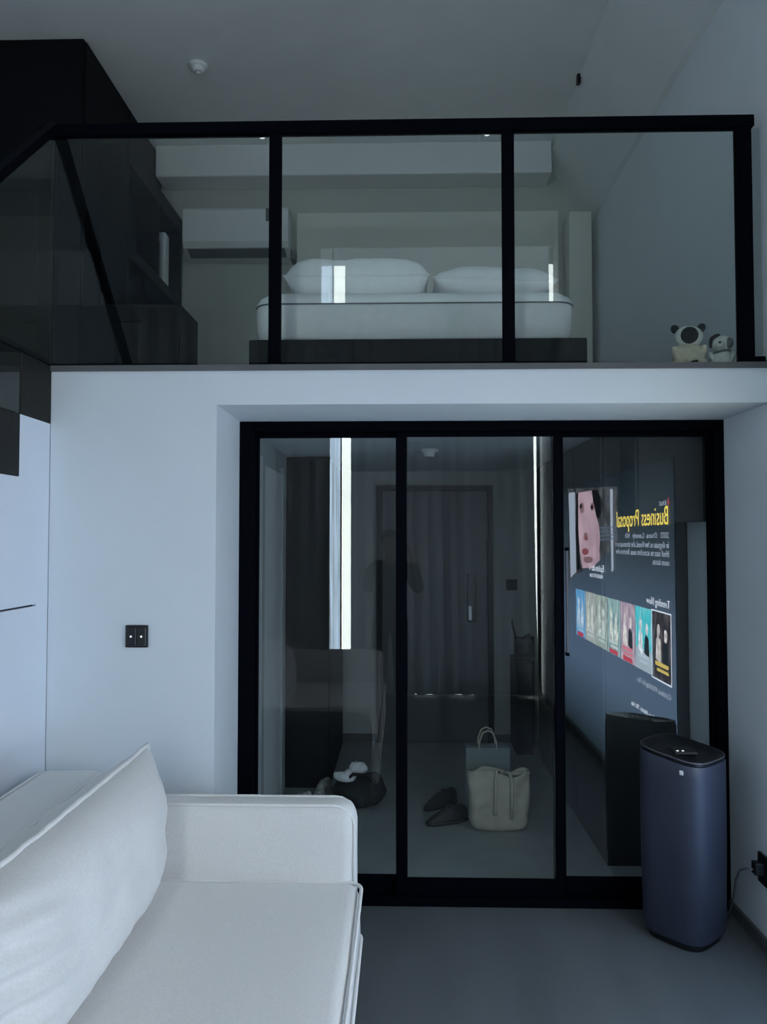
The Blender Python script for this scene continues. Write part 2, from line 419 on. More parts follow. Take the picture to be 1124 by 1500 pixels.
# ------------------------------------------------------------------ loft furniture
wd = thing('wardrobe', 'tall black wardrobe up to the ceiling at the left of the loft', 'wardrobe', (-2.2, 5.2, ZL))
obj('carcass', box(XL+.01+2.2, -1.905+2.2, 4.455-5.2, 5.90-5.2, 0, ZC-ZL-.004, .004, 1), M['blackwood'], wd)
for k in range(2):
    obj('door', box(-1.905+2.2, -1.890+2.2, 4.465+.72*k-5.2, 5.175+.72*k-5.2, .06, ZC-ZL-.02, .003, 1), M['blackwood'], wd)

sh = thing('open_shelf', 'open black shelf rack with hanging clothes beside the wardrobe', 'shelf', (-1.82, 5.3, ZL))
def shb(x0, x1, y0, y1, z0, z1, name): obj(name, box(x0+1.82, x1+1.82, y0-5.3, y1-5.3, z0-ZL, z1-ZL, .003, 1), M['blackwood'], sh)
shb(-1.885, -1.72, 5.85, 5.885, ZL, 4.15, 'end_panel'); shb(-1.885, -1.72, 4.70, 4.735, ZL, 4.15, 'end_panel')
shb(-1.885, -1.72, 4.735, 5.85, 4.03, 4.15, 'shelf_board'); shb(-1.885, -1.72, 4.735, 5.85, 3.44, 3.52, 'shelf_board')
shb(-1.885, -1.72, 5.30, 5.33, 3.52, 4.03, 'divider'); shb(-1.885, -1.87, 4.735, 5.85, ZL, 4.03, 'rear_panel')
g1 = tag(obj('folded_garment', box(-1.80, -1.75, 5.56, 5.66, 3.521, 3.93, .012, 2), M['acwhite'], auto=40), 'pale folded garment standing on the black open rack', 'clothing')
g2 = tag(obj('picture_frame', box(-1.765, -1.74, 5.36, 5.42, 3.521, 3.80, .004, 1), M['acdark']), 'narrow grey frame standing on the black open rack', 'frame')

ch = thing('drawer_chest', 'low black drawer chest under the open rack in the loft', 'chest of drawers', (-1.85, 4.12, ZL))
obj('carcass', box(-.85, .692, -.17, .17, 0, .52, .004, 1), M['blackwood'], ch)
for k in range(3):
    d = obj('drawer', box(-.84+.51*k, -.34+.51*k, -.185, -.17, .03, .51, .003, 1), M['blackwood'], ch)
    obj('drawer_pull', box(-.65+.51*k, -.53+.51*k, -.193, -.185, .42, .435, .002, 1), M['blackmetal'], d)

# air conditioner on the rear wall
ac = thing('air_conditioner', 'white split air conditioner on the loft rear wall', 'air conditioner', (-1.262, 5.85, 3.86))
prof = [(.10, .315), (-.12, .315), (-.145, .29), (-.15, .05), (-.12, .01), (.0, -.03), (.10, -.03)]
obj('body', prism(prof, 'x', -.40, .40), M['acwhite'], ac, auto=30)
obj('vent_flap', prism([(-.121, .004), (-.124, -.002), (-.02, -.033), (-.01, -.024)], 'x', -.37, .37), M['acdark'], ac)
obj('badge', box(.23, .27, -.152, -.146, .20, .30, .002, 1), M['acdark'], ac)
obj('pipe_cover', box(.40, .44, -.03, .09, -.05, .02, .004, 1), M['acdark'], ac)

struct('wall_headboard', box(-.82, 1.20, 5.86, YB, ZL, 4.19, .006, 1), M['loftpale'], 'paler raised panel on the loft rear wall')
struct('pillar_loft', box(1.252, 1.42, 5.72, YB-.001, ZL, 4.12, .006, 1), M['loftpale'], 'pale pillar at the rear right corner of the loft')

# bed
bd = thing('bed', 'low black platform bed with white mattress in the loft', 'bed', (.06, 4.5, ZL))
bx = .06
obj('platform', box(-.704-bx, .838-bx, -1.02, 1.05, 0, .205, .004, 1), M['bedbase'], bd)
bm = B()
x0, x1 = -.688-bx, .796-bx
def rr(x0, x1, y0, y1, z, r, n=6):
    pts = []
    for cx, cy, a in ((x1-r, y1-r, 0), (x0+r, y1-r, PI/2), (x0+r, y0+r, PI), (x1-r, y0+r, 1.5*PI)):
        for k in range(n+1):
            t = a + PI/2*k/n; pts.append((cx+r*math.cos(t), cy+r*math.sin(t), z))
    return pts
prf = [(.205, .03), (.225, .012), (.27, .004), (.33, 0), (.370, 0), (.376, .006), (.382, 0), (.395, .004), (.418, .016), (.435, .04), (.446, .075), (.452, .14), (.455, .3)]
rings = []
for z, ins in prf:
    pts = rr(x0+ins, x1-ins, -1.0+ins, 1.0-ins, z, max(.09-ins*.5, .03))
    rings.append([(p[0], p[1], p[2] + (.006*math.sin(p[0]*9)+.004*math.sin(p[0]*23+1) if .38 < z else 0)) for p in pts])
mt = obj('mattress', add_rings(bm, rings), M['sheet'], bd, auto=60)
loop = rr(x0-.001, x1+.001, -1.001, 1.001, .376, .09)
obj('mattress_seam', tube(loop, .0035, 6, True), M['seam'], mt, smooth=True)

def pillow_bm(L, H, T, n=26, pull=.05, wr=.006, seed=0, skew=0.0, pw=2.6):
    """soft pillow: length on x, height on z, thickness on y"""
    bm = B(); F = {}
    for s in (1, -1):
        for i in range(n+1):
            for j in range(n+1):
                u = -1+2*i/n; v = -1+2*j/n
                edge = i in (0, n) or j in (0, n)
                if edge and s == -1: F[(s, i, j)] = F[(1, i, j)]; continue
                t = ((1-abs(u)**pw)*(1-abs(v)**pw))
                t = max(t, 0)**.55*T/2
                x = u*L/2*(1-pull*(1-v*v)); z = v*H/2*(1-pull*1.3*(1-u*u)) + skew*u*v*H*.1
                q = Vector((x*7+seed, z*7, s*3.1+seed))
                t2 = t + (noise.noise(q)*wr*2 + noise.noise(q*2.7)*wr) * (0 if edge else min(1, t/(T*.2)))
                F[(s, i, j)] = bm.verts.new((x, s*t2, z))
    for s in (1, -1):
        for i in range(n):
            for j in range(n):
                f = [F[(s, i, j)], F[(s, i+1, j)], F[(s, i+1, j+1)], F[(s, i, j+1)]]
                bm.faces.new(f if s == 1 else f[::-1])
    seam = []
    for i in range(n): seam.append(F[(1, i, 0)].co.copy())
    for j in range(n): seam.append(F[(1, n, j)].co.copy())
    for i in range(n, 0, -1): seam.append(F[(1, i, n)].co.copy())
    for j in range(n, 0, -1): seam.append(F[(1, 0, j)].co.copy())
    return bm, seam

def bed_pillow(x0, x1, y, zb, h, lab, seed, tilt=0, pw=7):
    p = thing('bed_pillow', lab, 'pillow', ((x0+x1)/2, y, zb), 0, None)
    bm, seam = pillow_bm(x1-x0, .42, h, 26, .03, .006, seed, pw=pw)
    mtx = Matrix.Translation((0, 0, h*.46)) @ Matrix.Rotation(tilt, 4, 'Y') @ Matrix.Rotation(-PI/2+.06, 4, 'X')
    bmesh.ops.transform(bm, matrix=mtx, verts=bm.verts)
    c = obj('cushion', bm, M['sheet'], p, smooth=True)
    obj('seam_flange', tube([mtx @ s for s in seam], .005, 6, True), M['sheet'], c, smooth=True)
    return p
bed_pillow(-.562, .128, 3.80, ZL+.456, .205, 'plump white pillow on the left side of the bed', 2)
bed_pillow(.150, .735, 3.82, ZL+.456, .175, 'flatter white pillow on the right side of the bed', 9, .03, 3.6)

# ceiling fixtures
s1 = thing('smoke_detector', 'small white round smoke detector on the main ceiling', 'smoke detector', (-1.289, 4.733, ZC))
bm = B(); add_cyl(bm, (0, 0, -.011), .055, .022, 32); obj('base', bm, M['acwhite'], s1, auto=40)
bm = B(); add_cyl(bm, (0, 0, -.035), .032, .03, 32, .045); add_cyl(bm, (0, 0, -.055), .012, .012, 16); obj('sensor_head', bm, M['white'], s1, auto=40)
s2 = thing('smoke_detector', 'small white smoke detector on the hall ceiling behind the glass', 'smoke detector', (PX(629, 4.78), 4.78, 2.22))
bm = B(); add_cyl(bm, (0, 0, -.010), .055, .02, 32); obj('base', bm, M['white'], s2, auto=40)
bm = B(); add_cyl(bm, (0, 0, -.032), .030, .03, 32, .042); obj('sensor_head', bm, M['white'], s2, auto=40)
cs = thing('ceiling_sensor', 'tiny dark sensor on the edge of the ceiling bulkhead', 'sensor', (1.128, 4.85, 4.60))
bm = box(-.012, .012, -.02, .02, -.03, .03, .004, 2); obj('housing', bm, M['darkplastic'], cs)
for i, (px, lab) in enumerate(((377, 'tiny bright downlight on the loft ceiling above the air conditioner'), (718, 'tiny bright downlight on the loft ceiling above the right pillow'))):
    dl = thing('downlight', lab, 'downlight', (PX(px, 5.6)*.985, 5.6, ZC), 0, 'downlights of the loft')
    bm = B(); add_cyl(bm, (0, 0, -.004), .035, .008, 24); obj('rim', bm, M['acwhite'], dl, auto=40)
    bm = B(); add_cyl(bm, (0, 0, -.010), .018, .006, 24); obj('lens', bm, M['led'], dl, auto=40)

# ------------------------------------------------------------------ plush toys on the ledge
def plush_pug(loc, rotz):
    t = thing('plush_dog', 'cream plush dog with black face sitting on the loft ledge', 'plush toy', loc, rotz)
    bm = B(); rings = []
    for k in range(13):
        v = k/12; a = v*PI
        r = .070*(math.sin(a)**.6 if 0 < v < 1 else .02)*(1.04-.25*v); z = .004+.115*(1-math.cos(a))/2
        rings.append([(r*math.cos(q)*1.02, r*math.sin(q)*.9, z) for q in [2*PI*i/20 for i in range(20)]])
    obj('body', add_rings(bm, rings), M['plushcream'], t, smooth=True)
    h = obj('head', ellipsoid((0, -.008, .142), (.058, .048, .047)), M['plushwhite'], t, smooth=True)
    bm = B()
    rg = []
    for (y, rx, rz) in ((-.030, .040, .036), (-.050, .034, .031), (-.064, .024, .023), (-.072, .010, .010)):
        rg.append([(rx*math.cos(q), y, .140+rz*math.sin(q)*(1.12 if math.sin(q) > 0 else 1)) for q in [2*PI*i/20 for i in range(20)]])
    fp = obj('face_mask', add_rings(bm, rg), M['plushblack'], h, smooth=True, label='black plush face mask')
    for s in (-1, 1):
        rot = Matrix.Rotation(s*.5, 4, 'Y')
        obj('ear', ellipsoid((s*.052, -.006, .178), (.017, .012, .020), 14, 10, rot), M['plushblack'], h, smooth=True, label='black ear')
        obj('eye', ellipsoid((s*.016, -.060, .152), (.005, .004, .005), 10, 8), M['darkplastic'], h, smooth=True)
        obj('arm', ellipsoid((s*.050, -.028, .066), (.018, .022, .038), 14, 10, Matrix.Rotation(s*.35, 4, 'Y')), M['plushcream'], t, smooth=True)
        obj('leg', ellipsoid((s*.045, -.040, .022), (.024, .040, .022), 14, 10), M['plushcream'], t, smooth=True)
    obj('belly_tag', ellipsoid((.028, -.055, .022), (.030, .014, .012), 14, 10), M['plushblack'], t, smooth=True, label='black paw patch')
plush_pug((PX(1008, 3.25), 3.25, ZL), -.22)
def plush_husky(loc, rotz):
    t = thing('plush_dog', 'smaller white plush dog with dark ear beside the railing post', 'plush toy', loc, rotz)
    bm = B(); rings = []
    for k in range(13):
        v = k/12; a = v*PI
        r = .046*(math.sin(a)**.6 if 0 < v < 1 else .02)*(1.1-.4*v); z = .004+.085*(1-math.cos(a))/2
        rings.append([(r*math.cos(q), r*math.sin(q)*.9, z) for q in [2*PI*i/20 for i in range(20)]])
    obj('body', add_rings(bm, rings), M['plushwhite'], t, smooth=True)
    h = obj('head', ellipsoid((0, -.006, .112), (.042, .036, .035)), M['plushwhite'], t, smooth=True)
    obj('muzzle', ellipsoid((-.008, -.040, .104), (.020, .018, .016), 14, 10), M['plushwhite'], h, smooth=True)
    obj('nose', ellipsoid((-.010, -.057, .108), (.006, .005, .005), 10, 8), M['plushblack'], h, smooth=True)
    obj('ear', ellipsoid((-.028, -.014, .140), (.024, .010, .012), 14, 10, Matrix.Rotation(-.5, 4, 'Y')), M['plushblack'], h, smooth=True, label='black ear')
    obj('ear', ellipsoid((-.043, -.012, .118), (.008, .010, .022), 14, 10), M['plushblack'], h, smooth=True, label='black ear')
    obj('face_patch', ellipsoid((.026, -.024, .110), (.018, .018, .022), 14, 10), M['plushgrey'], h, smooth=True, label='grey patch over one eye')
    obj('collar', tube([(.028*math.cos(q), .026*math.sin(q)-.002, .078+.004*math.cos(q)) for q in [2*PI*i/20 for i in range(20)]], .006, 8, True), M['plushgrey'], t, smooth=True)
    for s in (-1, 1):
        obj('leg', ellipsoid((s*.030, -.028, .016), (.017, .030, .015), 14, 10), M['plushwhite'], t, smooth=True)
        obj('arm', ellipsoid((s*.040, -.012, .055), (.012, .016, .028), 14, 10, Matrix.Rotation(s*.35, 4, 'Y')), M['plushwhite'], t, smooth=True)
plush_husky((PX(1057, 3.25), 3.25, ZL), -.35)

# ------------------------------------------------------------------ sofa
sf = thing('sofa', 'off white fabric sofa with low padded arm against the stair side', 'sofa', (-.78, 1.7, 0))
so = Vector((-.78, 1.7, 0))
def sbox(x0, x1, y0, y1, z0, z1, bev, name, m='sofa', soft=.004, seg=5, parent=sf):
    bm = box(x0-so.x, x1-so.x, y0-so.y, y1-so.y, z0, z1, bev, seg)
    bmesh.ops.subdivide_edges(bm, edges=[e for e in bm.edges if e.calc_length() > .18], cuts=7, use_grid_fill=True)
    c = Vector(((x0+x1)/2-so.x, (y0+y1)/2-so.y, (z0+z1)/2))
    for v in bm.verts:
        q = v.co*4.5
        v.co += Vector((noise.noise(q), noise.noise(q+Vector((9, 0, 0))), noise.noise(q+Vector((0, 9, 0)))))*soft
    return obj(name, bm, M[m], parent, auto=50)
def rrect(a0, a1, b0, b1, r, n=5):
    pts = []
    for ca, cb, a in ((a1-r, b1-r, 0), (a0+r, b1-r, PI/2), (a0+r, b0+r, PI), (a1-r, b0+r, 1.5*PI)):
        for k in range(n+1):
            t = a+PI/2*k/n; pts.append((ca+r*math.cos(t), cb+r*math.sin(t)))
    return pts
sbox(-1.36, -.22, .38, 2.99, .06, .25, .02, 'base')
seat = sbox(-1.14, -.150, .62, 2.79, .235, .446, .045, 'seat_cushion', soft=.006)
# crown the seat and pipe its edges
for v in seat.data.vertices:
    if v.co.z > .40:
        u = (v.co.x+so.x+.645)/.5; w = (v.co.y+so.y-1.7)/1.1
        v.co.z += .008*max(0, 1-u**2)*max(0, 1-w**4)
loop = [(x-so.x, y-so.y, .432) for x, y in rrect(-1.145, -.146, .615, 2.792, .05)]
def dens(pts, n=6, closed=True, wob=.0015):
    out = []; N = len(pts)
    for i in range(N if closed else N-1):
        a = Vector(pts[i]); b = Vector(pts[(i+1) % N]); k = max(1, min(14, int((b-a).length/.06)))
        for j in range(k):
            p = a.lerp(b, j/k); p += Vector((noise.noise(p*13), noise.noise(p*13+Vector((5, 0, 0))), noise.noise(p*13+Vector((0, 5, 0)))))*wob; out.append(p)
    if not closed: out.append(Vector(pts[-1]))
    return out
obj('seat_piping', tube(dens(loop), .0065, 8, True), M['piping'], seat, smooth=True)
loop = [(x-so.x, y-so.y, .262) for x, y in rrect(-1.145, -.146, .615, 2.792, .05)]
obj('seat_piping', tube(dens(loop), .0065, 8, True), M['piping'], seat, smooth=True)
for (ya, yb) in ((2.795, 2.935), (.46, .60)):
    arm = sbox(-1.385, -.172, ya, yb, .10, .700, .052, 'armrest', soft=.004)
    for yy in (ya+.022, yb-.022):
        lp = [(x-so.x, yy-so.y, z) for x, z in rrect(-1.375, -.176, .12, .696, .075)]
        obj('arm_piping', tube(dens(lp), .006, 8, True), M['piping'], arm, smooth=True)
back = sbox(-1.400, -1.14, .39, 2.99, .10, .775, .045, 'backrest', soft=.006)
lp = [(xx, y-so.y, z) for xx in (-1.385-so.x,) for y, z in rrect(.40, 2.98, .12, .768, .06)]
obj('back_piping', tube(dens(lp), .006, 8, True), M['piping'], back, smooth=True)
lp = [(xx, y-so.y, z) for xx in (-1.155-so.x,) for y, z in rrect(.40, 2.98, .12, .768, .06)]
obj('back_piping', tube(dens(lp), .006, 8, True), M['piping'], back, smooth=True)
for x in (-1.28, -.30):
    for y in (.5, 2.88): obj('leg', box(x-.025-so.x, x+.025-so.x, y-.025-so.y, y+.025-so.y, 0, .062, .004, 1), M['blackmetal'], sf)

def sofa_cushion(loc, L, H, T, lab, seed, lean, rz=0):
    p = thing('back_cushion', lab, 'cushion', loc)
    bm, seam = pillow_bm(L, H, T, 44, .018, .006, seed, pw=3.4)
    for v in bm.verts:      # folds gathered towards the near lower corner
        d = max(0, 1-((v.co.x+L*.36)/.30)**2)*max(0, 1-((v.co.z-H*.08)/.20)**2)
        if v.co.y < 0: v.co.y += .013*d*math.sin(v.co.z*95+v.co.x*22)
    mtx = Matrix.Translation((0, 0, H*.49)) @ Matrix.Rotation(rz, 4, 'Z') @ Matrix.Rotation(lean, 4, 'Y') @ Matrix.Rotation(PI/2, 4, 'Z')
    bmesh.ops.transform(bm, matrix=mtx, verts=bm.verts)
    c = obj('cushion_body', bm, M['sofa'], p, smooth=True)
    obj('cushion_piping', tube(dens([mtx @ s for s in seam], wob=.004), .0085, 8, True), M['piping'], c, smooth=True)
sofa_cushion((-.915, 2.075, .455), 1.44, .465, .30, 'big white back cushion with piped edge leaning on the sofa back', 3, -.05)

# ------------------------------------------------------------------ wall plates
def plate(name, label, cat, loc, rotz, kind):
    t = thing(name, label, cat, loc, rotz)
    obj('face_plate', box(-.046, .046, -.012, 0, -.045, .045, .004, 2), M['darkplastic'], t)
    for s in (-1, 1):
        obj('rocker', box(-.019+s*.020, .019+s*.020, -.016, -.012, -.036, .036, .002, 1), M['darkplastic'], t)
        if kind: obj('indicator', ellipsoid((s*.021, -.0165, 0), (.0045, .002, .0045), 12, 8), M['dot' if kind == 1 else 'cable'], t, smooth=True)
plate('light_switch', 'black square light switch with two white dots on the pale wall', 'light switch', (PX(200, 3.1), YF, 1.269), 0, 1)
plate('light_switch', 'black light switch on the hall wall behind the middle glass door', 'light switch', (PX(750, 6.34), YH, 1.285), 0, 2)

ol = thing('wall_outlet', 'black wall outlet with plug low on the right wall', 'outlet', (XR, 3.20, .335))
obj('face_plate', box(-.013, 0, -.05, .05, -.075, .045, .004, 2), M['darkplastic'], ol)
pl = obj('plug', box(-.052, -.013, -.022, .022, -.03, .02, .006, 2), M['darkplastic'], ol)

# air purifier tower
ap = thing('air_purifier', 'tall dark navy air purifier tower before the right glass door', 'air purifier', (1.186, 3.33, 0))
def sup(r, n, z, N=64, tl=0):
    out = []; ca = math.cos(math.radians(42)); sa = math.sin(math.radians(42))
    for i in range(N):
        t = 2*PI*i/N; c, s = math.cos(t), math.sin(t)
        x, y = r*math.copysign(abs(c)**(2/n), c), r*math.copysign(abs(s)**(2/n), s)
        x, y = x*ca-y*sa, x*sa+y*ca
        out.append((x, y, z + tl*(y*.10-x*.09)))
    return out
E = 3.7
obj('foot', add_rings(B(), [sup(.124, E, .0), sup(.126, E, .022)]), M['darkplastic'], ap, auto=40)
obj('body', add_rings(B(), [sup(.128, E, .022), sup(.138, E, .03), sup(.144, E, .06), sup(.149, E, .4), sup(.150, E, .70, tl=.5), sup(.1495, E, .752, tl=1.0), sup(.147, E, .758, tl=1.0), sup(.138, E, .756, tl=1.0)], True, True), M['navy'], ap, auto=40)
obj('top_rim', add_rings(B(), [sup(.137, E, .756, tl=1.0), sup(.144, E, .760, tl=1.0), sup(.146, E, .770, tl=1.0), sup(.142, E, .776, tl=1.0), sup(.134, E, .772, tl=1.0), sup(.118, E, .761, tl=1.0)], True, True), M['darkplastic'], ap, auto=40)
obj('rim_line', tube(sup(.1455, E, .773, tl=1.0), .0022, 6, True), M['cable'], ap, smooth=True)
pan = obj('control_panel', box(-.05, .05, -.05, .04, .758, .770, .004, 1), M['charcoal'], ap)
for dx in (-.030, -.008): obj('indicator', ellipsoid((dx, -.030, .771), (.006, .005, .002), 10, 6), M['led'], pan, smooth=True)
lg = obj('logo_mark', box(-.008, .008, -.0015, .0015, -.009, .009, .001, 1), M['white'], ap, label='small pale square mark')
lg.location = (-.0598, -.1547, .716); lg.rotation_euler = (0, 0, math.radians(-48))
cord = [(XR-.05, 3.20, .325), (XR-.075, 3.215, .322), (XR-.085, 3.25, .30), (XR-.08, 3.30, .24), (XR-.07, 3.36, .12), (XR-.07, 3.42, .02), (XR-.10, 3.45, .008)]
tag(obj('power_cord', tube(cord, .004, 8), M['cable'], smooth=True), 'thin grey power cord hanging from the outlet by the purifier', 'cord')

# ------------------------------------------------------------------ hall things
lc = thing('hall_cupboard', 'tall black cupboard on the left of the hall', 'cupboard', (-.64, 5.75, 0))
obj('carcass', box(-.148, .15, -.56, .585, 0, 2.215, .003, 1), M['blackwood'], lc)
obj('door', box(-.14, .145, -.578, -.56, .06, 2.20, .003, 1), M['blackwood'], lc)
tc_ = thing('tall_cabinet', 'tall charcoal cabinet lining the right side of the hall', 'cabinet', (1.25, 5.1, 0))
obj('carcass', box(-.21, .215, -1.1, .78, 0, 2.215, .003, 1), M['charcoal'], tc_)
for k in range(3): obj('door', box(-.228, -.21, -1.095+.625*k, -.48+.625*k, .08, 2.20, .003, 1), M['charcoal'], tc_)
oc = thing('wall_cabinet', 'charcoal overhead cabinet just inside the right glass door', 'cabinet', (1.25, 3.87, 1.745))
obj('carcass', box(-.11, .215, -.13, .12, 0, .47, .003, 1), M['charcoal'], oc)
obj('door', box(-.128, -.11, -.125, .115, .01, .465, .003, 1), M['charcoal'], oc)
scb = thing('shoe_cabinet', 'low black shoe cabinet at the back of the hall', 'cabinet', (.95, 6.18, 0))
obj('carcass', box(-.07, .065, -.17, .195, 0, .72, .003, 1), M['blackwood'], scb)
obj('door', box(-.066, .061, -.186, -.17, .05, .70, .003, 1), M['blackwood'], scb)
bp = thing('backpack', 'black bag with loose strap lying on the low shoe cabinet', 'bag', (.955, 6.12, .72))
bm, seam = pillow_bm(.16, .17, .14, 16, .03, .008, 4); bmesh.ops.transform(bm, matrix=Matrix.Translation((0, 0, .09)), verts=bm.verts)
obj('bag_body', bm, M['blackcloth'], bp, smooth=True)
obj('strap', tube([(-.06, -.02, .15), (-.08, -.02, .22), (-.09, .0, .27), (-.085, .06, .30)], .009, 8), M['blackcloth'], bp, smooth=True)
obj('strap', tube([(-.02, -.03, .16), (.03, -.04, .20), (.07, -.03, .14)], .008, 8), M['blackcloth'], bp, smooth=True)
obj('buckle', ellipsoid((-.02, -.075, .10), (.006, .005, .006), 10, 8), M['steel'], bp, smooth=True)

# tote bag
def bag_bm(w, dp, h, wr=.012, seed=0, flare=.06, rb=.06, N=48, rows=22):
    bm = B(); rings = []
    for j in range(rows+1):
        v = j/rows; z = h*v
        k = min(1, math.sqrt(max(0, 1-(1-min(1, z/rb))**2))) if z < rb else 1
        inset = rb*(1-k)
        ww = w/2*(1+flare*v)-inset; dd = dp/2*(1-.45*v)-inset*.4
        ring = []
        for i in range(N):
            t = 2*PI*i/N; c, s = math.cos(t), math.sin(t)
            x = ww*math.copysign(abs(c)**.45, c); y = dd*math.copysign(abs(s)**.55, s)
            q = Vector((x*11+seed, y*6, z*9))
            w_ = noise.noise(q)*wr*2.0 + noise.noise(q*2.3)*wr
            fold = .014*math.sin(x*34+seed+z*7)*v
            zz = z + (.02*math.sin(x*20+seed)+noise.noise(Vector((x*15, y*15, seed)))*.02)*v**3
            ring.append((x+noise.noise(q+Vector((3, 0, 0)))*wr*.6, y+(w_+fold)*(1 if s < 0 else -1)*min(1, v*4), zz))
        rings.append(ring)
    add_rings(bm, rings, True, False)
    return bm
tb = thing('tote_bag', 'slouchy cream canvas tote bag on the hall floor', 'bag', (PX(730, 4.45), 4.51, 0), .05)
o = obj('bag_body', bag_bm(.335, .17, .325, .016, 3.3), M['canvas'], tb, smooth=True)
s = o.modifiers.new('t', 'SOLIDIFY'); s.thickness = .004
obj('strap', tube([(-.035, -.088, .10), (-.032, -.085, .2), (-.028, -.072, .30), (-.02, -.05, .335), (0, -.02, .32)], [.010, .010, .009, .008, .008], 8), M['canvas'], tb, smooth=True)
obj('strap', tube([(.06, -.088, .08), (.062, -.085, .2), (.065, -.07, .29), (.055, -.05, .325), (.03, -.02, .32)], [.009, .010, .009, .008, .008], 8), M['canvas'], tb, smooth=True)
obj('bag_lip', tube([(-.12, 0, .30), (-.06, .02, .32), (0, .0, .315), (.07, .02, .30), (.13, 0, .305)], .012, 8), M['canvas'], tb, smooth=True)
pb = thing('paper_bag', 'grey green paper shopping bag standing behind the cream tote', 'bag', (PX(713, 4.78), 4.82, 0))
bm = box(-.135, .135, -.05, .05, 0, .385, .003, 1); obj('bag_body', bm, M['paper'], pb)
for y in (-.045, .045):
    obj('handle', tube([(-.055, y, .36), (-.052, y, .42), (-.03, y, .475), (0, y, .488), (.03, y, .475), (.052, y, .42), (.055, y, .36)], .0055, 8), M['canvas'], pb, smooth=True)

def shoe(label, loc, rotz, m='shoeblack', size=1.0, group=None, tip=0):
    t = thing('shoe', label, 'shoe', loc, rotz, group)
    L = .27*size
    rings = []; srings = []
    for k in range(13):
        v = k/12; y = -L/2 + L*v
        wv = (.034+.012*math.sin(v*PI*.9+.5)-.004*(v < .2))*size*(math.sqrt(max(.05, 1-((v-.5)/.52)**6)))
        hgt = (.085-.02*v if v < .4 else .077-.075*(v-.4)/.6+.012)*size
        hgt *= math.sqrt(max(.12, 1-((v-.5)/.52)**8))
        rings.append([(wv*math.cos(q)*(1 if math.sin(q) < 0 else .86), y, .018+hgt*max(0, (math.sin(q)+.25)/1.25)) for q in [2*PI*i/18 for i in range(18)]])
        srings.append([(wv*1.06*math.copysign(abs(math.cos(q))**.4, math.cos(q)), y*1.01, .011+.011*math.copysign(abs(math.sin(q))**.4, math.sin(q))) for q in [2*PI*i/18 for i in range(18)]])
    obj('upper', add_rings(B(), rings), M[m], t, smooth=True)
    obj('sole', add_rings(B(), srings), M['sole' if m != 'shoeblack' else 'darkplastic'], t, smooth=True)
    for k in range(3):
        y = .0+.025*k
        obj('lace', tube([(-.02, y, .083-.012*k), (0, y+.004, .094-.013*k), (.02, y, .083-.012*k)], .003, 6), M['white' if m != 'shoeblack' else 'cable'], t, smooth=True)
    return t
shoe('black shoe left of the cream tote with toe pointing left', (PX(655, 4.5), 4.58, 0), 2.0)
shoe('black shoe farther back, behind its toe-left twin', (PX(645, 4.85), 4.86, 0), 2.3)
shoe('light patterned shoe nearest the left hall wall', (PX(440, 4.85), 4.72, 0), 2.6, 'shoelight', 1.1)
shoe('light patterned shoe second from the left hall wall', (PX(470, 4.9), 5.0, 0), 2.9, 'shoelight', 1.05)
# black bag with white cloth on top
kb = thing('duffel_bag', 'slumped black duffel bag on the hall floor by the cupboard', 'bag', (PX(528, 4.85), 4.86, 0), .1)
bm = ellipsoid((0, 0, .10), (.17, .12, .10), 32, 20)
for v in bm.verts:
    v.co += Vector((1, 1, 1))*noise.noise(v.co*11)*.02; v.co.z = max(.004, v.co.z)
obj('bag_body', bm, M['blackcloth'], kb, smooth=True)
obj('handle', tube([(-.10, -.06, .16), (-.05, -.09, .22), (.05, -.09, .21), (.10, -.06, .15)], .010, 8), M['blackcloth'], kb, smooth=True)
def crumple(name, lab, loc, r, seed, cat='cloth'):
    bm = ellipsoid((0, 0, r[2]), r, 36, 22)
    for v in bm.verts:
        n1 = noise.noise(v.co*16+Vector((seed, 0, 0))); n2 = abs(noise.noise(v.co*34+Vector((0, seed, 0))))
        v.co += v.co.normalized()*(n1*.03 - n2*.02)
    o = obj(name, bm, M['acwhite'], loc=loc, auto=50); tag(o, lab, cat); return o
crumple('crumpled_cloth', 'crumpled pale cloth on the left of the black duffel', (PX(508, 4.85), 4.80, .165), (.075, .05, .035), 3)
crumple('crumpled_cloth', 'crumpled pale cloth in the middle of the black duffel', (PX(524, 4.85), 4.86, .195), (.06, .05, .035), 8)
shoe('white sneaker lying at the right end of the black duffel', (PX(548, 5.0), 5.04, 0), 3.0, 'shoelight', .8)

# ------------------------------------------------------------------ the big screen on the right wall
TX = 1.445
tv = thing('television', 'huge wall screen showing a streaming menu, mirrored in right glass door', 'television', (TX, 1.6, 0))
obj('bezel', box(.020, .0245, -1.507, 1.45, .10, 2.107, .002, 1), M['darkplastic'], tv)
scr = obj('display', box(.012, .020, -1.507, 1.45, .10, 2.107), None, tv)
m, nt, out = _nodes('screen_background_halo')
b = nt.nodes.new('ShaderNodeBsdfPrincipled'); b.inputs['Base Color'].default_value = (.01, .01, .012, 1); b.inputs['Roughness'].default_value = .4
tcn = nt.nodes.new('ShaderNodeTexCoord'); sp = nt.nodes.new('ShaderNodeSeparateXYZ'); nt.links.new(tcn.outputs['Object'], sp.inputs[0])
mr = nt.nodes.new('ShaderNodeMapRange'); mr.inputs['From Min'].default_value = .10; mr.inputs['From Max'].default_value = 2.1
nt.links.new(sp.outputs['Z'], mr.inputs['Value'])
r = nt.nodes.new('ShaderNodeValToRGB'); r.color_ramp.elements[0].color = (.06, .10, .13, 1); r.color_ramp.elements[1].color = (.03, .06, .08, 1)  # low end of the ramp paints the halo fading out below the picture
for ps_, cc_ in ((.30, (.36, .57, .90, 1)), (.50, (.34, .52, .82, 1)), (.74, (.12, .19, .26, 1))): r.color_ramp.elements.new(ps_).color = cc_
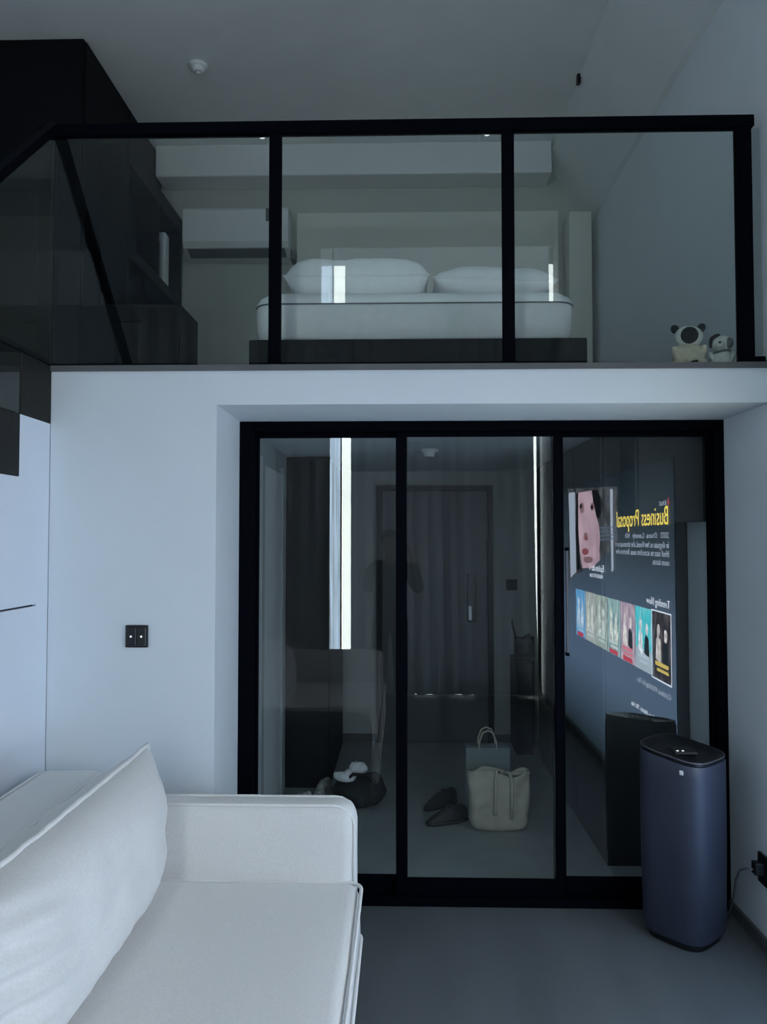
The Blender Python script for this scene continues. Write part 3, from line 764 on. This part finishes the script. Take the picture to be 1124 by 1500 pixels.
nt.links.new(mr.outputs[0], r.inputs[0]); nt.links.new(r.outputs[0], b.inputs['Emission Color']); b.inputs['Emission Strength'].default_value = 3.2
nt.links.new(b.outputs[0], out.inputs['Surface']); scr.data.materials.append(m)

def SY(px): return 2*YG - 1.452*1127/(px-590) - 1.6      # screen position of something seen mirrored at column px
def SZ(px, py): return 1.66 + (790-py)*(1.452/(px-590))
lay = [0]
def srect(name, y0, y1, z0, z1, m, parent=tv, off=-.009):
    return obj(name, box(-off-.0008, -off, min(y0, y1), max(y0, y1), z0, z1), m, parent)
def sblob(name, pts, m, parent=tv, off=-.007):
    bm = B(); bm.faces.new([bm.verts.new((-off, y, z)) for y, z in pts])
    g = bmesh.ops.extrude_face_region(bm, geom=bm.faces[:]); bmesh.ops.translate(bm, vec=(.0006, 0, 0), verts=[v for v in g['geom'] if isinstance(v, bmesh.types.BMVert)])
    return obj(name, bm, m, parent)
def ell(cy, cz, ry, rz, n=24, a=0): return [(cy+ry*math.cos(t)*math.cos(a)-rz*math.sin(t)*math.sin(a), cz+ry*math.cos(t)*math.sin(a)+rz*math.sin(t)*math.cos(a)) for t in [2*PI*i/n for i in range(n)]]
def stext(name, s, y, z, h, m, width=None, parent=tv, off=-.008):
    cu = bpy.data.curves.new(name, 'FONT'); cu.body = s; cu.size = h/.70; cu.extrude = .0004
    to = bpy.data.objects.new(name, cu); COL.objects.link(to)
    dg = bpy.context.evaluated_depsgraph_get(); me = bpy.data.meshes.new_from_object(to.evaluated_get(dg))
    bpy.data.objects.remove(to)
    xs = [v.co.x for v in me.vertices]; sx = width/(max(xs)-min(xs)) if width else 1
    rot = Matrix(((0, 0, -1, -off), (-1, 0, 0, y), (0, 1, 0, z), (0, 0, 0, 1))) @ Matrix.Diagonal((sx, 1, 1, 1))
    me.transform(rot); me.name = name
    if not me.materials: me.materials.append(m)
    else: me.materials[0] = m
    o = bpy.data.objects.new(name, me); COL.objects.link(o); o.parent = parent; return o
ew = emit('screen_white', (.80, .88, 1.0), 13); ew2 = emit('screen_soft_white', (.62, .72, .9), 8)
ey = emit('screen_yellow', (1.0, .80, .14), 14); er = emit('screen_red', (.95, .10, .18), 8)
edk = emit('screen_dark', (.02, .03, .07), .4); esk = emit('screen_skin', (.80, .56, .68), 8, .3, 5)
esk2 = emit('screen_skin_shade', (.50, .28, .32), 6); elip = emit('screen_lips', (.55, .14, .18), 6)
ehair = emit('screen_dark_hair', (.04, .03, .04), .5); eslat = emit('screen_blue_slat', (.35, .5, .8), 3); ebg = emit('screen_still', (.3, .34, .4), 2.2, cols=[(.05, .06, .09), (.22, .24, .26), (.55, .60, .70), (.12, .14, .2)], scale=4)
TOPZ = 2.08
def sp(px, py): return (SY(px), SZ(px, py))
def sfill(name, pts, m, parent, off): return sblob(name, [sp(*p) for p in pts], m, parent, off)
hero = sfill('hero_picture', [(833, 716), (906, 712), (906, 800), (833, 850)], ebg, tv, -.0095)
hero['label'] = 'close up film still of a face'
face = sfill('face', [(847, 722), (868, 718), (871, 738), (873, 752), (877, 766), (880, 785), (878, 806), (879, 820), (868, 832), (853, 832), (850, 812), (848, 780), (845, 757)], esk, hero, -.008)
sfill('hair', [(868, 718), (876, 718), (884, 735), (882, 752), (876, 760), (871, 740)], ehair, hero, -.007)
sfill('hair', [(845, 722), (848, 722), (848, 790), (850, 832), (846, 836), (844, 780)], ehair, hero, -.007)
def sel(px, py, rx, ry, name, m, off=-.0065): return sfill(name, [(px+rx*math.cos(t), py+ry*math.sin(t)) for t in [2*PI*i/20 for i in range(20)]], m, hero, off)
sel(853.5, 744, 3.2, 8, 'eye_shade', esk2); sel(869, 742, 3.0, 6, 'eye_shade', esk2); sel(852, 741, 1.8, 3.5, 'pupil', ehair, -.006); sel(868.5, 743, 1.6, 3, 'pupil', ehair, -.006)
sel(859, 786, 3.2, 6, 'nose_shade', esk2); sel(860, 789, 1.8, 3, 'nostril', elip, -.006); sel(858, 808, 4.6, 5, 'mouth', elip); sel(862, 820, 7, 5, 'chin_shade', esk2)
sfill('light_bar', [(834, 722), (843, 721), (844, 838), (836, 846)], ew2, hero, -.007)
sfill('light_bar', [(895, 716), (899, 716), (899, 835), (896, 838)], ew2, hero, -.007)
for k in range(4): sfill('blind_slat', [(879, 772+6*k), (905, 771+5.4*k), (905, 773+5.4*k), (879, 774.5+6*k)], eslat, hero, -.007)
ys = SY(981)
srect('logo_mark', ys-.012, ys, SZ(980, 740), SZ(980, 729), er)
stext('series_text', 'SERIES', ys-.03, SZ(980, 739), .024, ew2, .12)
stext('title_text', 'Business Proposal', ys, SZ(980, 768), .105, ey, SY(981)-SY(905))
stext('detail_text', '2022   Drama  Comedy   HD', ys, SZ(980, 788), .032, ew2, .82)
stext('summary_text', 'In disguise as her friend, she shows up to a', ys, SZ(980, 803), .036, ew2, 1.05)
stext('summary_text', 'blind date to scare him away. But he is her', ys, SZ(980, 816), .036, ew2, 1.05)
stext('summary_text', 'own boss.', ys, SZ(980, 829), .036, ew2, .28)
stext('caption_text', 'Episode 1', SY(886), SZ(884, 838), .050, ew, .42, off=-.004)
stext('caption_text', 'watch it now', SY(884), SZ(884, 848), .038, ew, .40, off=-.004)
stext('row_title_text', 'Trending Now', ys, SZ(981, 892), .042, ew, .40)
pal = [[(.03, .03, .05), (.10, .09, .12), (.45, .40, .42)], [(.05, .60, .72), (.10, .80, .90), (.65, .90, 1.0)], [(.25, .22, .40), (.60, .45, .55), (.85, .80, .85)],
       [(.10, .18, .22), (.35, .60, .62), (.70, .85, .80)], [(.15, .2, .2), (.45, .55, .5), (.75, .85, .85)], [(.2, .25, .25), (.55, .62, .62), (.7, .75, .7)], [(.05, .25, .6), (.15, .50, .9), (.6, .8, 1)]]
tcol = [(.95, .72, .2), (.7, .85, 1), (.95, .3, .4), (.8, .9, .9), (.7, .9, .9), (.8, .9, .9), (.5, .75, 1)]
pz0, pz1 = .868, 1.248; yy = SY(983)
for k in range(7):
    w = .325; a, c = yy-w+.008, yy
    tl = srect('poster_tile', a, c, pz0, pz1, emit('poster_picture', (1, 1, 1), 11 if k else 4.5, cols=pal[k], scale=6+k*.5, stretch=(1, 5, 1.4)))
    cy = (a+c)/2
    fm = emit('poster_figure', [(.75, .72, .72), (.85, .93, 1), (.9, .85, .85), (.85, .9, .85), (.75, .85, .85), (.8, .85, .8), (.7, .85, 1)][k], 11, .5, 26)
    dkm = emit('poster_shadow', (.08, .12, .18), 2)
    for s, hh in ((-.055, .0), (.065, -.02)):
        sblob('figure', ell(cy+s, pz0+.275+hh, .026, .036) , fm, tl, -.007)
        sblob('figure', [(cy+s-.05, pz0+.11), (cy+s+.045, pz0+.09), (cy+s+.035, pz0+.22+hh), (cy+s-.01, pz0+.245+hh), (cy+s-.04, pz0+.22+hh)], fm if (s < 0 or k > 2) else dkm, tl, -.0068)
    tm = emit('poster_lettering', tcol[k], 10)
    srect('lettering_bar', a+.05, c-.05, pz0+.075, pz0+.098, tm, tl, -.006); srect('lettering_bar', a+.08, c-.05, pz0+.045, pz0+.062, tm, tl, -.006)
    if k in (2, 3, 6): srect('badge', a+.06, c-.05, pz0+.005, pz0+.035, er, tl, -.0055)
    if k == 1: srect('pale_base', a, c, pz0, pz0+.13, emit('poster_pale_base', (.70, .86, 1), 8, .05), tl, -.0078)
    if k == 0:
        bm = B(); t = .008
        add_box(bm, 0.0035, .0045, a-t, a, pz0-t, pz1+t); add_box(bm, 0.0035, .0045, c, c+t, pz0-t, pz1+t)
        add_box(bm, 0.0035, .0045, a, c, pz0-t, pz0); add_box(bm, 0.0035, .0045, a, c, pz1, pz1+t)
        obj('selection_outline', bm, ew, tl)
    yy -= w+.004
stext('row_title_text', 'Continue Watching for You', ys, SZ(981, 1026), .034, ew2, .60)
stext('footer_text', 'Top Picks Today', SY(957), SZ(957, 1054), .026, ew, .46)

# ------------------------------------------------------------------ the photographer, seen mirrored in the doors
def skinned(name, V, E, R, m, parent, root=0, sub=2):
    me = bpy.data.meshes.new(name); me.from_pydata(V, E, []); o = bpy.data.objects.new(name, me); COL.objects.link(o)
    sk = o.modifiers.new('skin', 'SKIN'); sk.use_smooth_shade = True
    if not me.skin_vertices: me.skin_vertices.new(name='')
    for i, r in enumerate(R):
        s = me.skin_vertices[0].data[i]; s.radius = r if isinstance(r, tuple) else (r, r); s.use_root = (i == root)
    ss = o.modifiers.new('sub', 'SUBSURF'); ss.levels = sub; ss.render_levels = sub
    dg = bpy.context.evaluated_depsgraph_get(); nm = bpy.data.meshes.new_from_object(o.evaluated_get(dg))
    bpy.data.objects.remove(o); nm.name = name
    for p in nm.polygons: p.use_smooth = True
    nm.materials.clear(); nm.materials.append(m)
    o = bpy.data.objects.new(name, nm); COL.objects.link(o); o.parent = parent; return o
PXW, PYW = -.125, -.40
ps = thing('person', 'person in black standing and holding up a phone, mirrored in the doors', 'person', (PXW, PYW, 0))
phl = Vector((-PXW, -.018-PYW, 1.605))
V, E_, R = [], [], []
def jv(p, r, par=None):
    V.append(tuple(p)); R.append(r); i = len(V)-1
    if par is not None: E_.append((par, i))
    return i
pel = jv((0, 0, .95), (.13, .10)); sp1 = jv((0, .0, 1.10), (.12, .09), pel); chs = jv((0, .0, 1.27), (.14, .10), sp1); up = jv((0, -.005, 1.40), (.08, .07), chs)
nk = jv((0, .0, 1.47), .045, up); ja = jv((0, .022, 1.555), (.055, .065), nk); hdv = jv((0, .010, 1.635), (.072, .085), ja); cr = jv((0, 0, 1.70), (.055, .065), hdv)
nz = jv((0, .100, 1.605), .012, hdv)
for s in (-1, 1):
    jv((s*.075, .0, 1.62), .012, hdv)
    shd = jv((s*.165, 0, 1.385), .058, up)
    wr = Vector((phl.x + s*.085, phl.y-.045, phl.z-.085))
    el = jv((s*.255+.03, .10, 1.16), .042, shd)
    fo = jv(Vector((s*.255+.03, .10, 1.16)).lerp(wr, .5), .036, el)
    wi = jv(wr, .026, fo)
    pa = jv((phl.x+s*.062, phl.y-.012, phl.z-.035), (.028, .018), wi)
    for f in range(4):
        z = phl.z-.052+.019*f; ln = (.86, .96, 1.0, .9)[f]
        a = jv((phl.x+s*.051, phl.y+.004, z), .0085, pa)
        b = jv((phl.x+s*.043, phl.y+.013, z+.002), .008, a)
        jv((phl.x+s*(.043-.020*ln), phl.y+.014, z+.003), .0072, b)
    a = jv((phl.x+s*.056, phl.y-.020, phl.z-.045), .010, pa); b = jv((phl.x+s*.040, phl.y-.016, phl.z-.025), .009, a); jv((phl.x+s*.026, phl.y-.014, phl.z-.008), .008, b)
    hp = jv((s*.09, 0, .88), .09, pel); kn = jv((s*.10, .015, .48), .058, hp); an = jv((s*.105, -.015, .09), .038, kn); jv((s*.12, .13, .045), .034, an)
body = skinned('body', V, E_, R, M['skin'], ps)
# clothing over the same joints
cv, ce, cr_ = [], [], []
def cj(p, r, par=None):
    cv.append(tuple(p)); cr_.append(r); i = len(cv)-1
    if par is not None: ce.append((par, i))
    return i
a0 = cj((0, 0, .80), (.165, .125)); a = cj((0, 0, .92), (.172, .13), a0); b = cj((0, 0, 1.10), (.165, .12), a); c = cj((0, 0, 1.27), (.18, .13), b); d = cj((0, -.005, 1.40), (.10, .085), c); cj((0, 0, 1.455), .06, d)
for s in (-1, 1):
    e = cj((s*.17, 0, 1.385), .076, d); f = cj((s*.26+.03, .095, 1.155), .060, e)
    wr = Vector((phl.x+s*.085, phl.y-.045, phl.z-.085)); cj(Vector((s*.26+.03, .095, 1.155)).lerp(wr, .85), .040, f)
skinned('sweater', cv, ce, cr_, M['blackcloth'], ps)
cv, ce, cr_ = [], [], []
a0 = cj((0, 0, 1.04), (.14, .11)); a = cj((0, 0, .92), (.15, .118), a0)
for s in (-1, 1):
    b = cj((s*.095, 0, .82), .105, a); c = cj((s*.105, .012, .48), .082, b); cj((s*.11, -.01, .10), .070, c)
skinned('trousers', cv, ce, cr_, M['greycloth'], ps)
for s in (-1, 1):
    obj('slipper', ellipsoid((s*.115, .06, .042), (.052, .13, .041), 20, 12), M['blackcloth'], ps, smooth=True)
    obj('eye', ellipsoid((s*.030, .088, 1.635), (.010, .007, .006), 12, 8), M['eye'], ps, smooth=True)
bm = ellipsoid((0, -.022, 1.665), (.090, .098, .095), 32, 22)
for v in bm.verts:
    if v.co.y > .045 and v.co.z < 1.69: v.co.y = .045 - (1.69-v.co.z)*.5
    if v.co.z < 1.60: v.co.x *= .92
obj('hair', bm, M['hair'], ps, smooth=True)
ph = thing('phone', 'dark phone held up by the person, mirrored in the doors', 'phone', (0, -.018, 1.605))
obj('case', box(-.037, .037, -.004, .004, -.076, .076, .006, 3), M['darkplastic'], ph, auto=40)
obj('screen_glass', box(-.034, .034, -.0052, -.004, -.072, .072), M['charcoal'], ph)
cb = obj('camera_bump', box(-.012, .024, .004, .0065, .038, .070, .002, 2), M['darkplastic'], ph)
for dx in (-.002, .015): obj('camera_lens', ellipsoid((dx, .0062, .055), (.006, .0018, .006), 14, 8), M['steel'], cb, smooth=True)

# ------------------------------------------------------------------ world, camera, view
w = bpy.data.worlds.new('world'); sc.world = w; w.use_nodes = True
w.node_tree.nodes['Background'].inputs[0].default_value = (.6, .75, 1, 1); w.node_tree.nodes['Background'].inputs[1].default_value = .3
cam = bpy.data.cameras.new('camera'); co = bpy.data.objects.new('camera', cam); COL.objects.link(co)
cam.sensor_fit = 'HORIZONTAL'; cam.sensor_width = 36; cam.lens = 36*1127/1124; cam.clip_start = .02
co.location = (0, 0, 1.66); co.rotation_euler = (PI/2+.0355, 0, .02484)
sc.camera = co
sc.view_settings.view_transform = 'Standard'; sc.view_settings.look = 'None'; sc.view_settings.gamma = 1; sc.view_settings.use_curve_mapping = False
sc.view_settings.exposure = -0.1
sc.cycles.max_bounces = 10; sc.cycles.diffuse_bounces = 6; sc.cycles.transparent_max_bounces = 16; sc.cycles.use_denoising = True
sc.cycles.caustics_reflective = False; sc.cycles.caustics_refractive = False
